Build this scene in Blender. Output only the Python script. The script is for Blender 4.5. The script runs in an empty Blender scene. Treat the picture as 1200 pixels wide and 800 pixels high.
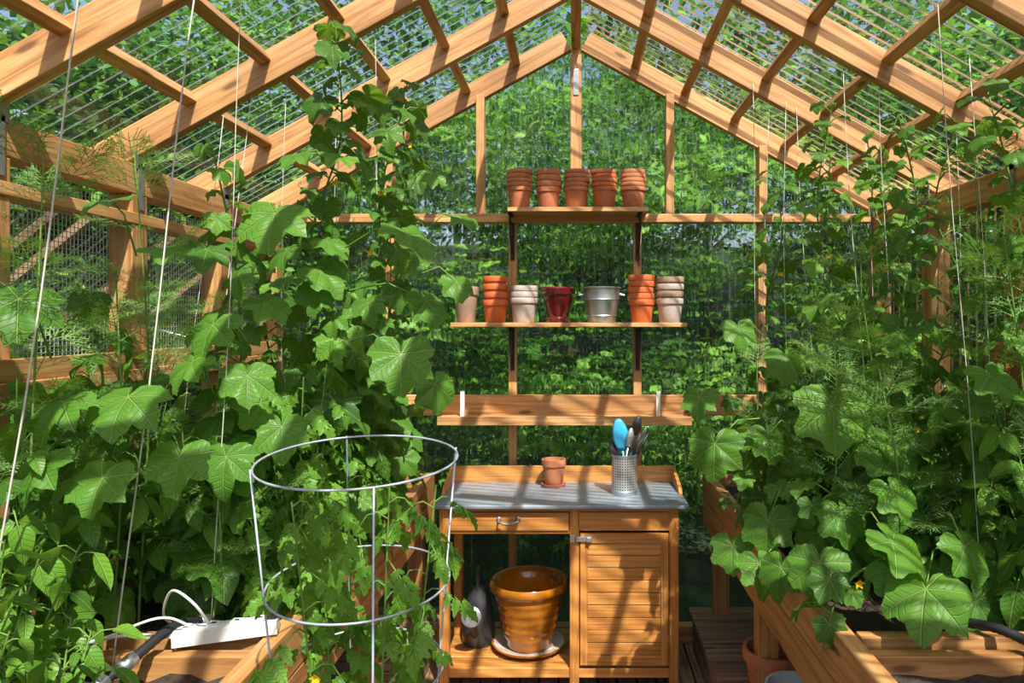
import bpy, math, random
import numpy as np
from mathutils import Vector, Matrix
random.seed(11)
rng = np.random.default_rng(11)
CAMZ = 1.75
F = 850.0
def S(px, py, d):
    return (((px-675)*d/F), d, CAMZ+(375-py)*d/F)

scene = bpy.context.scene
# ------------------------------------------------------------------ materials
def new_mat(name):
    m = bpy.data.materials.new(name); m.use_nodes = True
    nt = m.node_tree; nt.nodes.clear()
    out = nt.nodes.new('ShaderNodeOutputMaterial')
    return m, nt, out
def N(nt, t, **kw):
    n = nt.nodes.new(t)
    for k, v in kw.items():
        if k.startswith('_'): setattr(n, k[1:], v)
        else: n.inputs[k].default_value = v
    return n
def M(nt, op, a, b=None, c=None, clamp=False):
    n = nt.nodes.new('ShaderNodeMath'); n.operation = op; n.use_clamp = clamp
    for i, x in enumerate((a, b, c)):
        if x is None: continue
        if isinstance(x, (int, float)): n.inputs[i].default_value = x
        else: nt.links.new(x, n.inputs[i])
    return n.outputs[0]
def ramp(nt, fac, stops):
    n = nt.nodes.new('ShaderNodeValToRGB')
    e = n.color_ramp.elements
    while len(e) < len(stops): e.new(0.5)
    for i, (p, c) in enumerate(stops):
        e[i].position = p; e[i].color = (*c, 1)
    nt.links.new(fac, n.inputs[0]); return n.outputs[0]
def mixc(nt, f, a, b, mode='MIX'):
    n = nt.nodes.new('ShaderNodeMix'); n.data_type = 'RGBA'; n.blend_type = mode
    for s, x in ((n.inputs[0], f), (n.inputs[6], a), (n.inputs[7], b)):
        if isinstance(x, (int, float)): s.default_value = x
        elif isinstance(x, tuple): s.default_value = (*x, 1)
        else: nt.links.new(x, s)
    return n.outputs[2]
def smooth(nt, x, a, b):
    n = nt.nodes.new('ShaderNodeMapRange'); n.interpolation_type = 'SMOOTHSTEP'
    nt.links.new(x, n.inputs[0]); n.inputs[1].default_value = a; n.inputs[2].default_value = b
    return n.outputs[0]
def bump(nt, h, s=0.3, d=0.01):
    n = nt.nodes.new('ShaderNodeBump'); n.inputs['Strength'].default_value = s; n.inputs['Distance'].default_value = d
    nt.links.new(h, n.inputs['Height']); return n.outputs[0]

def wood(name, c1, c2, c3, rough=0.55, knots=True, gs=26):
    m, nt, out = new_mat(name)
    uv = N(nt, 'ShaderNodeUVMap'); uv.uv_map = 'UVMap'
    mp = N(nt, 'ShaderNodeMapping'); mp.inputs['Scale'].default_value = (1.3, gs, 1)
    nt.links.new(uv.outputs[0], mp.inputs[0])
    n1 = N(nt, 'ShaderNodeTexNoise', Scale=1.6, Detail=6.0, Roughness=0.6, Distortion=0.6)
    nt.links.new(mp.outputs[0], n1.inputs['Vector'])
    col = ramp(nt, n1.outputs[0], [(0.34, c1), (0.5, c2), (0.68, c3)])
    mp2 = N(nt, 'ShaderNodeMapping'); mp2.inputs['Scale'].default_value = (0.7, 1.6, 1)
    nt.links.new(uv.outputs[0], mp2.inputs[0])
    n2 = N(nt, 'ShaderNodeTexNoise', Scale=1.2, Detail=2.0)
    nt.links.new(mp2.outputs[0], n2.inputs['Vector'])
    tone = ramp(nt, n2.outputs[0], [(0.3, (0.70, 0.64, 0.58)), (0.7, (1.12, 1.12, 1.1))])
    col = mixc(nt, 1.0, col, tone, 'MULTIPLY')
    if knots:
        mp3 = N(nt, 'ShaderNodeMapping'); mp3.inputs['Scale'].default_value = (2.2, 8.0, 1)
        nt.links.new(uv.outputs[0], mp3.inputs[0])
        vo = N(nt, 'ShaderNodeTexVoronoi', Scale=1.0, Randomness=1.0); vo.voronoi_dimensions = '2D'
        nt.links.new(mp3.outputs[0], vo.inputs['Vector'])
        sp = N(nt, 'ShaderNodeSeparateXYZ'); nt.links.new(vo.outputs['Color'], sp.inputs[0])
        k = M(nt, 'MULTIPLY', smooth(nt, vo.outputs['Distance'], 0.12, 0.04), M(nt, 'GREATER_THAN', sp.outputs[0], 0.62))
        col = mixc(nt, M(nt, 'MULTIPLY', k, 0.85), col, (c1[0]*0.35, c1[1]*0.3, c1[2]*0.3))
    b = N(nt, 'ShaderNodeBsdfPrincipled', Roughness=rough)
    nt.links.new(col, b.inputs['Base Color'])
    nt.links.new(bump(nt, n1.outputs[0], 0.25, 0.004), b.inputs['Normal'])
    nt.links.new(b.outputs[0], out.inputs[0])
    return m
M_WOOD = wood('cedar_frame', (0.36, 0.155, 0.052), (0.57, 0.30, 0.115), (0.70, 0.43, 0.20))
M_WOODBED = wood('bed_boards', (0.30, 0.13, 0.042), (0.48, 0.235, 0.08), (0.58, 0.33, 0.13))
M_WOODTAB = wood('table_wood', (0.42, 0.15, 0.032), (0.60, 0.26, 0.062), (0.68, 0.34, 0.10), rough=0.4, knots=False, gs=40)
M_WOODGREY = wood('weathered_slats', (0.14, 0.08, 0.045), (0.28, 0.17, 0.10), (0.38, 0.25, 0.16), rough=0.8)

def simple(name, col, rough=0.5, metal=0.0, var=0.15, scale=12, bmp=0.1, spec=0.5, coat=0.0):
    m, nt, out = new_mat(name)
    tc = N(nt, 'ShaderNodeTexCoord')
    n1 = N(nt, 'ShaderNodeTexNoise', Scale=scale, Detail=5.0, Roughness=0.6)
    nt.links.new(tc.outputs['Object'], n1.inputs['Vector'])
    lo = tuple(c*(1-var) for c in col); hi = tuple(min(1, c*(1+var)) for c in col)
    c = ramp(nt, n1.outputs[0], [(0.3, lo), (0.7, hi)])
    b = N(nt, 'ShaderNodeBsdfPrincipled', Roughness=rough, Metallic=metal)
    b.inputs['Specular IOR Level'].default_value = spec
    b.inputs['Coat Weight'].default_value = coat
    nt.links.new(c, b.inputs['Base Color'])
    if bmp: nt.links.new(bump(nt, n1.outputs[0], bmp, 0.004), b.inputs['Normal'])
    nt.links.new(b.outputs[0], out.inputs[0])
    return m
M_TERRA = simple('terracotta', (0.48, 0.17, 0.075), 0.8, var=0.22, scale=14)
M_TERRAB = simple('terracotta_new', (0.62, 0.14, 0.035), 0.7, var=0.12, scale=14)
M_PALE = simple('limed_clay', (0.50, 0.41, 0.36), 0.85, var=0.25, scale=18)
M_PALETERRA = simple('weathered_clay', (0.36, 0.24, 0.17), 0.85, var=0.3, scale=18)
M_REDGLAZE = simple('red_glaze', (0.11, 0.007, 0.009), 0.12, var=0.3, coat=0.8, bmp=0)
M_AMBER = simple('amber_glaze', (0.40, 0.14, 0.010), 0.15, var=0.5, scale=4, coat=0.8, bmp=0.03)
M_GALV = simple('galvanised_steel', (0.55, 0.57, 0.58), 0.38, metal=0.9, var=0.2, scale=20, bmp=0.05)
M_DGALV = simple('dull_bracket_steel', (0.30, 0.31, 0.32), 0.5, metal=0.6, var=0.25, scale=30, bmp=0.05)
M_ZINC = simple('zinc_sheet', (0.33, 0.38, 0.45), 0.42, metal=0.5, var=0.35, scale=5, bmp=0.04)
M_WIRE = simple('cage_wire', (0.42, 0.46, 0.54), 0.45, metal=0.4, var=0.1, bmp=0)
M_MESHW = simple('hardware_cloth_wire', (0.55, 0.55, 0.52), 0.5, metal=0.4, var=0.1, bmp=0)
M_BLACK = simple('black_iron', (0.012, 0.012, 0.014), 0.45, var=0.2, bmp=0)
M_RUBBER = simple('black_rubber', (0.018, 0.018, 0.02), 0.5, var=0.2, bmp=0)
M_WHITE = simple('white_plastic', (0.72, 0.72, 0.70), 0.4, var=0.05, bmp=0)
M_STRING = simple('twine', (0.60, 0.58, 0.52), 0.9, var=0.1, bmp=0)
M_BLUE = simple('blue_plastic', (0.05, 0.40, 0.70), 0.35, var=0.05, bmp=0)
M_CANP = simple('grey_can', (0.10, 0.105, 0.12), 0.35, metal=0.6, var=0.15, bmp=0)
M_ROSE = simple('can_rose', (0.34, 0.35, 0.37), 0.4, metal=0.4, var=0.3, scale=70, bmp=0.3)
M_BARK = simple('tree_bark', (0.07, 0.05, 0.035), 0.9, var=0.4, scale=9, bmp=0.5)
M_SOIL = simple('potting_soil', (0.040, 0.026, 0.017), 0.95, var=0.6, scale=45, bmp=1.0)
M_GROUND = simple('forest_floor', (0.014, 0.030, 0.009), 0.95, var=0.7, scale=1.5, bmp=0.6)

def perforated():
    m, nt, out = new_mat('perforated_steel')
    uv = N(nt, 'ShaderNodeUVMap'); uv.uv_map = 'UVMap'
    s = N(nt, 'ShaderNodeSeparateXYZ'); nt.links.new(uv.outputs[0], s.inputs[0])
    P = 0.0125
    a = M(nt, 'SUBTRACT', M(nt, 'FRACT', M(nt, 'DIVIDE', s.outputs[0], P)), 0.5)
    b = M(nt, 'SUBTRACT', M(nt, 'FRACT', M(nt, 'DIVIDE', s.outputs[1], P)), 0.5)
    d = M(nt, 'SQRT', M(nt, 'ADD', M(nt, 'MULTIPLY', a, a), M(nt, 'MULTIPLY', b, b)))
    k = M(nt, 'LESS_THAN', d, 0.25)
    p = N(nt, 'ShaderNodeBsdfPrincipled', Roughness=0.32, Metallic=0.75); p.inputs['Base Color'].default_value = (0.7, 0.7, 0.7, 1)
    h = N(nt, 'ShaderNodeBsdfDiffuse'); h.inputs[0].default_value = (0.02, 0.02, 0.02, 1)
    mx = N(nt, 'ShaderNodeMixShader'); nt.links.new(k, mx.inputs[0]); nt.links.new(p.outputs[0], mx.inputs[1]); nt.links.new(h.outputs[0], mx.inputs[2])
    nt.links.new(mx.outputs[0], out.inputs[0]); return m
M_PERF = perforated()

def plastic(name, haze=0.10, period=0.068, streak=0.22, refr=0.0, base=.02, lo=.48, rid=0.0, fine=0.0):
    m, nt, out = new_mat(name)
    uv = N(nt, 'ShaderNodeUVMap'); uv.uv_map = 'UVMap'
    s = N(nt, 'ShaderNodeSeparateXYZ'); nt.links.new(uv.outputs[0], s.inputs[0])
    ph = M(nt, 'ABSOLUTE', M(nt, 'SUBTRACT', M(nt, 'FRACT', M(nt, 'DIVIDE', s.outputs[0], period)), 0.5))
    ridge = smooth(nt, ph, 0.10, 0.0)  # pale lines painted along the ribs, imitating their bright streak highlights
    mp = N(nt, 'ShaderNodeMapping'); mp.inputs['Scale'].default_value = (30, 0.8, 1)
    nt.links.new(uv.outputs[0], mp.inputs[0])
    n1 = N(nt, 'ShaderNodeTexNoise', Scale=1.6, Detail=4.0, Roughness=0.65)
    nt.links.new(mp.outputs[0], n1.inputs['Vector'])
    st = smooth(nt, n1.outputs[0], lo, 0.74)
    hz = M(nt, 'ADD', M(nt, 'MULTIPLY', M(nt, 'MULTIPLY', ridge, st), streak), M(nt, 'ADD', M(nt, 'MULTIPLY', st, haze), M(nt, 'ADD', M(nt, 'MULTIPLY', ridge, rid), base)), clamp=True)
    if fine:
        # fine pale noise streaks, stretched along the ribs
        mq = N(nt, 'ShaderNodeMapping'); mq.inputs['Scale'].default_value = (95, 5.0, 1)
        nt.links.new(uv.outputs[0], mq.inputs[0])
        n2 = N(nt, 'ShaderNodeTexNoise', Scale=1.0, Detail=3.0, Roughness=0.7)
        nt.links.new(mq.outputs[0], n2.inputs['Vector'])
        hz = M(nt, 'ADD', hz, M(nt, 'MULTIPLY', smooth(nt, n2.outputs[0], .58, .75), fine), clamp=True)
    tr = N(nt, 'ShaderNodeBsdfTransparent'); tr.inputs[0].default_value = (0.94, 0.97, 0.96, 1)
    thru = tr.outputs[0]
    if refr:
        rf = N(nt, 'ShaderNodeBsdfRefraction', Roughness=0.01, IOR=1.07); rf.inputs[0].default_value = (0.96, 0.99, 0.97, 1)
        mr = N(nt, 'ShaderNodeMixShader', Fac=refr); nt.links.new(thru, mr.inputs[1]); nt.links.new(rf.outputs[0], mr.inputs[2]); thru = mr.outputs[0]
    gl = N(nt, 'ShaderNodeBsdfGlossy', Roughness=0.12); gl.inputs[0].default_value = (1, 1, 1, 1)
    df = N(nt, 'ShaderNodeBsdfDiffuse'); df.inputs[0].default_value = (0.85, 0.88, 0.88, 1)
    tl = N(nt, 'ShaderNodeBsdfTranslucent'); tl.inputs[0].default_value = (0.85, 0.9, 0.88, 1)
    dd = N(nt, 'ShaderNodeMixShader', Fac=0.6); nt.links.new(df.outputs[0], dd.inputs[1]); nt.links.new(tl.outputs[0], dd.inputs[2])
    lw = N(nt, 'ShaderNodeFresnel', IOR=1.45)
    m1 = N(nt, 'ShaderNodeMixShader'); nt.links.new(M(nt, 'MULTIPLY', lw.outputs[0], 0.8), m1.inputs[0]); nt.links.new(thru, m1.inputs[1]); nt.links.new(gl.outputs[0], m1.inputs[2])
    m2 = N(nt, 'ShaderNodeMixShader'); nt.links.new(hz, m2.inputs[0]); nt.links.new(m1.outputs[0], m2.inputs[1]); nt.links.new(dd.outputs[0], m2.inputs[2])
    nt.links.new(m2.outputs[0], out.inputs[0]); return m
M_PLAST = plastic('corrugated_polycarbonate', 0.04, streak=0.28, refr=0.45, rid=.025, lo=.50, base=.01, fine=.16)
M_PLASTS = plastic('side_polycarbonate', 0.05, streak=0.25, rid=.03, base=.01, fine=.08)
M_PLASTR = plastic('roof_polycarbonate', 0.06, streak=0.28, base=.01, lo=.50, rid=.09)

def leafmat(name, kind, cols, trans=0.36, tcol=(0.28, 0.50, 0.03), rough=0.42, veinc=(0.34, 0.50, 0.15), veinf=0.7):
    m, nt, out = new_mat(name)
    at = N(nt, 'ShaderNodeAttribute'); at.attribute_name = 'luv'
    s = N(nt, 'ShaderNodeSeparateXYZ'); nt.links.new(at.outputs['Vector'], s.inputs[0])
    u, v, r = s.outputs
    col = ramp(nt, r, [(0.0, cols[0]), (0.5, cols[1]), (1.0, cols[2])])
    h = None
    if kind == 'palm':
        rad = M(nt, 'SQRT', M(nt, 'ADD', M(nt, 'MULTIPLY', u, u), M(nt, 'MULTIPLY', v, v)))
        k = M(nt, 'DIVIDE', M(nt, 'ARCTAN2', u, v), 0.90)
        fr = M(nt, 'ABSOLUTE', M(nt, 'SUBTRACT', k, M(nt, 'ROUND', k)))
        vein = smooth(nt, M(nt, 'MULTIPLY', fr, rad), 0.026, 0.006)
        sec = M(nt, 'ABSOLUTE', M(nt, 'SUBTRACT', M(nt, 'FRACT', M(nt, 'SUBTRACT', M(nt, 'MULTIPLY', rad, 6.5), M(nt, 'MULTIPLY', fr, 3.2))), 0.5))
        sv = smooth(nt, sec, 0.12, 0.02)
    elif kind == 'pin':
        au = M(nt, 'ABSOLUTE', u)
        vein = smooth(nt, au, 0.030, 0.008)
        sec = M(nt, 'ABSOLUTE', M(nt, 'SUBTRACT', M(nt, 'FRACT', M(nt, 'SUBTRACT', M(nt, 'MULTIPLY', v, 7.0), M(nt, 'MULTIPLY', au, 6.0))), 0.5))
        sv = smooth(nt, sec, 0.12, 0.02)
    if kind in ('palm', 'pin'):
        vv = M(nt, 'MAXIMUM', vein, M(nt, 'MULTIPLY', sv, 0.38))
        col = mixc(nt, M(nt, 'MULTIPLY', vv, veinf), col, veinc)
        h = M(nt, 'MULTIPLY', vv, -1.0)
    p = N(nt, 'ShaderNodeBsdfPrincipled', Roughness=rough)
    p.inputs['Specular IOR Level'].default_value = 0.3
    nt.links.new(col, p.inputs['Base Color'])
    if h is not None: nt.links.new(bump(nt, h, 0.8, 0.007), p.inputs['Normal'])
    t = N(nt, 'ShaderNodeBsdfTranslucent')
    nt.links.new(mixc(nt, 0.6, col, tcol), t.inputs[0])
    mx = N(nt, 'ShaderNodeMixShader', Fac=trans)
    nt.links.new(p.outputs[0], mx.inputs[1]); nt.links.new(t.outputs[0], mx.inputs[2])
    nt.links.new(mx.outputs[0], out.inputs[0]); return m
PM = [leafmat('cucumber_leaf', 'palm', [(0.040, 0.13, 0.014), (0.088, 0.235, 0.023), (0.155, 0.345, 0.038)]),
      leafmat('stem_green', 'none', [(0.10, 0.22, 0.04), (0.16, 0.30, 0.06), (0.22, 0.36, 0.09)], trans=0.15),
      leafmat('yellow_flower', 'none', [(0.8, 0.50, 0.01), (0.85, 0.6, 0.02), (0.9, 0.65, 0.03)], trans=0.3, tcol=(0.9, 0.6, 0.02)),
      leafmat('small_leaf', 'pin', [(0.045, 0.14, 0.012), (0.105, 0.27, 0.021), (0.18, 0.39, 0.038)], veinf=0.5),
      leafmat('dill_frond', 'none', [(0.10, 0.23, 0.05), (0.17, 0.33, 0.085), (0.26, 0.43, 0.13)], trans=0.3)]
M_FOREST = leafmat('forest_leaf', 'none', [(0.006, 0.030, 0.004), (0.050, 0.165, 0.016), (0.20, 0.43, 0.055)], trans=0.36, rough=0.5, tcol=(0.20, 0.44, 0.03))

# ------------------------------------------------------------------ mesh builders
class MB:
    def __init__(s, mats): s.v = []; s.f = []; s.uv = []; s.m = []; s.s = []; s.mats = mats
    def add(s, V, Fc, UV, mat=0, sm=False):
        o = len(s.v); s.v.extend([tuple(x) for x in V])
        for f, u in zip(Fc, UV):
            s.f.append(tuple(i+o for i in f)); s.uv.extend(u); s.m.append(mat); s.s.append(sm)
    def obj(s, name, bevel=0, parent=None):
        me = bpy.data.meshes.new(name); me.from_pydata(s.v, [], s.f)
        for m in s.mats: me.materials.append(m)
        uvl = me.uv_layers.new(name='UVMap')
        uvl.data.foreach_set('uv', np.array(s.uv, dtype=np.float32).ravel())
        me.polygons.foreach_set('material_index', s.m)
        me.polygons.foreach_set('use_smooth', s.s)
        me.update()
        ob = bpy.data.objects.new(name, me); scene.collection.objects.link(ob)
        if bevel:
            b = ob.modifiers.new('bevel', 'BEVEL'); b.width = bevel; b.segments = 2; b.limit_method = 'ANGLE'
        if parent: ob.parent = parent
        return ob
def board(mb, p0, p1, w, h, up=(0, 0, 1), mat=0):
    p0 = Vector(p0); p1 = Vector(p1); d = p1-p0; L = d.length; d.normalize()
    up = Vector(up); side = d.cross(up).normalized(); up2 = side.cross(d).normalized()
    V = []
    for t in (0, L):
        for a, b in ((-1, -1), (1, -1), (1, 1), (-1, 1)):
            V.append(p0+d*t+side*(a*w/2)+up2*(b*h/2))
    ou = random.random()*30; ov = random.random()*30
    Fc = []; UV = []
    per = [0, w, w+h, 2*w+h, 2*w+2*h]
    for i in range(4):
        j = (i+1) % 4
        Fc.append((i, j, 4+j, 4+i))
        UV.append([(ou, ov+per[i]), (ou, ov+per[i+1]), (ou+L, ov+per[i+1]), (ou+L, ov+per[i])])
    Fc.append((3, 2, 1, 0)); UV.append([(ou, ov+h), (ou+.02, ov+h), (ou+.02, ov), (ou, ov)])
    Fc.append((4, 5, 6, 7)); UV.append([(ou, ov), (ou+.02, ov), (ou+.02, ov+h), (ou, ov+h)])
    mb.add(V, Fc, UV, mat)
def boxc(mb, x0, x1, y0, y1, z0, z1, mat=0):
    dx, dy, dz = x1-x0, y1-y0, z1-z0
    if dx >= dy and dx >= dz: board(mb, (x0, (y0+y1)/2, (z0+z1)/2), (x1, (y0+y1)/2, (z0+z1)/2), dy, dz, (0, 0, 1), mat)
    elif dy >= dz: board(mb, ((x0+x1)/2, y0, (z0+z1)/2), ((x0+x1)/2, y1, (z0+z1)/2), dx, dz, (0, 0, 1), mat)
    else: board(mb, ((x0+x1)/2, (y0+y1)/2, z0), ((x0+x1)/2, (y0+y1)/2, z1), dx, dy, (0, 1, 0), mat)
def tube(mb, pts, r, n=8, mat=0, closed=False, cap=True):
    pts = [Vector(p) for p in pts]; K = len(pts)
    rs = r if isinstance(r, (list, tuple)) else [r]*K
    V = []; ref = None
    for i in range(K):
        if closed: t = pts[(i+1) % K]-pts[i-1]
        else: t = pts[min(i+1, K-1)]-pts[max(i-1, 0)]
        t.normalize()
        if ref is None: ref = t.orthogonal().normalized()
        ref = (ref-t*ref.dot(t)); ref = ref.normalized() if ref.length > 1e-6 else t.orthogonal().normalized()
        b = t.cross(ref)
        for k in range(n):
            a = 2*math.pi*k/n
            V.append(pts[i]+(ref*math.cos(a)+b*math.sin(a))*rs[i])
    Fc = []; UV = []
    for i in range(K if closed else K-1):
        i2 = (i+1) % K
        for k in range(n):
            k2 = (k+1) % n
            Fc.append((i*n+k, i*n+k2, i2*n+k2, i2*n+k)); UV.append([(i*.05, k/n*.05), (i*.05, (k+1)/n*.05), (i*.05+.05, (k+1)/n*.05), (i*.05+.05, k/n*.05)])
    if cap and not closed:
        Fc.append(tuple(range(n-1, -1, -1))); UV.append([(0, 0)]*n)
        Fc.append(tuple((K-1)*n+k for k in range(n))); UV.append([(0, 0)]*n)
    mb.add(V, Fc, UV, mat, True)
def lathe(mb, prof, c, n=32, mat=0, axis=None):
    c = Vector(c); V = []
    R = Vector((0, 0, 1)).rotation_difference(Vector(axis)).to_matrix() if axis else Matrix.Identity(3)
    for r, z in prof:
        for k in range(n):
            a = 2*math.pi*k/n; V.append(c+R @ Vector((r*math.cos(a), r*math.sin(a), z)))
    Fc = []; UV = []; R0 = max(p[0] for p in prof)
    for i in range(len(prof)-1):
        for k in range(n):
            k2 = (k+1) % n; u0 = 2*math.pi*k/n*R0; u1 = 2*math.pi*(k+1)/n*R0
            Fc.append((i*n+k, i*n+k2, (i+1)*n+k2, (i+1)*n+k))
            UV.append([(u0, prof[i][1]), (u1, prof[i][1]), (u1, prof[i+1][1]), (u0, prof[i+1][1])])
    mb.add(V, Fc, UV, mat, True)
def autosmooth(ob, ang=35):
    try: ob.data.set_sharp_from_angle(angle=math.radians(ang))
    except Exception: pass

# ------------------------------------------------------------------ structure constants
HW = 1.65; RIDGE = 3.24; SL = 0.555; YB = 3.98; YF = -0.65
def zroof(x): return RIDGE-SL*abs(x)
EAVE = zroof(HW)   # 2.324
ys = [3.98-0.655*i for i in range(8)]
for y in ys:
    mb = MB([M_WOOD])
    for sgn in (-1, 1):
        up = Vector((sgn*SL, 0, 1)).normalized()
        a = Vector((sgn*(HW+0.12), y, zroof(HW+0.12)))+up*0.055
        b = Vector((0, y, zroof(0)))+up*0.055
        board(mb, a, b-(b-a).normalized()*0.03, 0.045, 0.11, up)
    mb.obj('roof_rafter', 0.003)
mb = MB([M_WOOD]); boxc(mb, -0.025, 0.025, YF, YB+0.02, RIDGE-0.02, RIDGE+0.13); mb.obj('ridge_beam', 0.003)
for sgn in (-1, 1):
    for k in range(1, 6):
        x = sgn*(0.02+0.27*k)
        up = Vector((sgn*SL, 0, 1)).normalized()
        mb = MB([M_WOOD])
        c = Vector((x, 0, zroof(x)))+up*0.088
        board(mb, (c.x, YF, c.z), (c.x, YB, c.z), 0.042, 0.043, up); mb.obj('roof_purlin', 0.002)
def sheet(name, cols, amp, nrm, period=0.068, mat=M_PLASTS):
    s0, s1, fn = cols
    n = int((s1-s0)/period*10); V = []; Fc = []; UV = []
    nrm = Vector(nrm).normalized()
    for i in range(n+1):
        s = s0+(s1-s0)*i/n
        a, b = fn(s); off = nrm*(amp*math.cos(2*math.pi*s/period))
        V += [Vector(a)+off, Vector(b)+off]
        if i:
            sp = s0+(s1-s0)*(i-1)/n
            L = (Vector(a)-Vector(b)).length
            Fc.append((2*i-2, 2*i-1, 2*i+1, 2*i)); UV.append([(sp, L), (sp, 0), (s, 0), (s, L)])
    mb = MB([mat]); mb.add(V, Fc, UV, 0, True); return mb.obj(name)
for sgn, nm in ((-1, 'ceiling_left'), (1, 'ceiling_right')):
    up = Vector((sgn*SL, 0, 1)).normalized()
    o = up*0.122
    def fn(s, sgn=sgn, o=o): return (Vector((0, s, zroof(0)))+o, Vector((sgn*(HW+0.22), s, zroof(HW+0.22)))+o)
    sheet(nm, (YF-0.05, YB+0.1, fn), 0.009, up, mat=M_PLASTR)
sheet('wall_back', (-HW-0.04, HW+0.04, lambda s: ((s, YB+0.05, zroof(s)+0.10), (s, YB+0.05, 0.0))), 0.009, (0, 1, 0), mat=M_PLAST)
sheet('wall_right', (YF, YB+0.03, lambda s: ((HW+0.07, s, EAVE-0.02), (HW+0.07, s, 0.0))), 0.009, (1, 0, 0))
sheet('wall_left', (YF, YB+0.03, lambda s: ((-HW-0.07, s, 1.55), (-HW-0.07, s, 0.0))), 0.009, (1, 0, 0))
for sgn in (-1, 1):
    for y in ys:
        mb = MB([M_WOOD, M_GALV]); yy = min(y, YB-0.045)
        boxc(mb, sgn*HW-0.045, sgn*HW+0.045, yy-0.045, yy+0.045, 0, EAVE-0.115)
        mb.obj('wall_post', 0.004)
        mb = MB([M_DGALV])
        xx = sgn*(HW-0.047)
        boxc(mb, min(xx, xx-sgn*0.003), max(xx, xx-sgn*0.003), yy-0.018, yy+0.018, EAVE-0.17, EAVE+0.0)
        boxc(mb, min(xx, xx-sgn*0.003), max(xx, xx-sgn*0.003), yy-0.035, yy+0.035, EAVE-0.02, EAVE+0.045)
        mb.obj('bracket_plate')
    mb = MB([M_WOOD]); boxc(mb, sgn*HW-0.045, sgn*HW+0.045, YF, YB, EAVE-0.115, EAVE-0.005); mb.obj('trim_eave_plate', 0.004)
mb = MB([M_WOOD]); boxc(mb, -HW-0.03, -HW+0.075, YF, YB-0.09, 1.53, 1.575); boxc(mb, -HW+0.045, -HW+0.07, YF, YB-0.09, 1.575, 1.64); mb.obj('window_sill', 0.003)
mb = MB([M_WOOD]); boxc(mb, HW-0.03, HW+0.03, YF, YB-0.09, 1.28, 1.34); mb.obj('trim_right_girt', 0.003)
mb = MB([M_WOOD]); boxc(mb, -HW-0.04, -HW+0.05, YF, YB-0.09, 2.10, 2.14); mb.obj('trim_window_head', 0.003)
mb = MB([M_MESHW]); xm = -HW-0.05
y = 0.9
while y < YB-0.05:
    board(mb, (xm, y, 1.56), (xm, y, 2.2), 0.0022, 0.0022, (1, 0, 0)); y += 0.019
z = 1.57
while z < 2.2:
    board(mb, (xm, 0.9, z), (xm, YB-0.05, z), 0.0022, 0.0022); z += 0.019
mb.obj('window_screen')
for i, (ya, yb) in enumerate(((1.4, 2.55), (2.72, 3.88))):
    e = bpy.data.objects.new('window_%d' % (i+1), None); scene.collection.objects.link(e)
    top = Vector((-HW-0.12, 0, 2.2)); bot = Vector((-HW-0.62, 0, 1.80))
    ob = sheet('pane', (ya, yb, lambda s: (Vector((top.x, s, top.z)), Vector((bot.x, s, bot.z)))), 0.009, (0.6, 0, -0.78), mat=M_PLASTR); ob.parent = e
    mb = MB([M_WOODGREY, M_GALV])
    for yq in (ya, (ya+yb)/2, yb): board(mb, (top.x, yq, top.z-0.03), (bot.x, yq, bot.z-0.03), 0.04, 0.03, (0.6, 0, 0.78))
    board(mb, (bot.x, ya, bot.z-0.03), (bot.x, yb, bot.z-0.03), 0.04, 0.03)
    tube(mb, [(-HW-0.05, (ya+yb)/2+.2, 1.62), (bot.x+.03, (ya+yb)/2+.2, bot.z-0.04)], 0.009, 8, 1)
    mb.obj('frame', 0, e)
mb = MB([M_WOOD])
boxc(mb, -HW+0.045, HW-0.045, YB-0.06, YB+0.02, EAVE-0.045, EAVE)
mb.obj('trim_back_girt', 0.003)
for x in (-0.52, 0.0, 0.51):
    mb = MB([M_WOOD]); w = 0.022
    boxc(mb, x-w, x+w, YB-0.05, YB+0.02, EAVE, zroof(x)+0.02); mb.obj('gable_stud', 0.002)
for x in (-1.015, -0.345, 0.335, 1.015):
    mb = MB([M_WOOD]); w = 0.022
    boxc(mb, x-w, x+w, YB-0.03, YB+0.02, 0.05, EAVE-0.045); mb.obj('wall_stud', 0.002)
for x in (-1.015, 1.015):
    mb = MB([M_WOOD]); w = 0.022
    boxc(mb, x-w, x+w, YB-0.05, YB+0.02, EAVE, zroof(x)+0.02); mb.obj('gable_stud', 0.002)
mb = MB([M_WOOD, M_GALV]); boxc(mb, -0.03, 0.03, YB-0.075, YB-0.05, EAVE+0.005, RIDGE-0.06); boxc(mb, -0.015, 0.015, YB-0.08, YB-0.075, RIDGE-0.28, RIDGE-0.14, 1); mb.obj('king_post', 0.002)
mb = MB([M_WOOD]); boxc(mb, -1.0, 0.98, YB-0.06, YB-0.03, 1.235, 1.345); mb.obj('trim_mid_girt', 0.003)
mb = MB([M_WOOD]); boxc(mb, -0.72, 0.60, YB-0.21, YB-0.06, 1.215, 1.24); boxc(mb, -0.72, 0.60, YB-0.225, YB-0.21, 1.205, 1.25)
mb.obj('ledge_shelf', 0.002)
mb = MB([M_WOOD]); boxc(mb, -1.6, 1.6, YB-0.05, YB+0.02, 0.0, 0.09); mb.obj('baseboard_back', 0.003)
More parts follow.
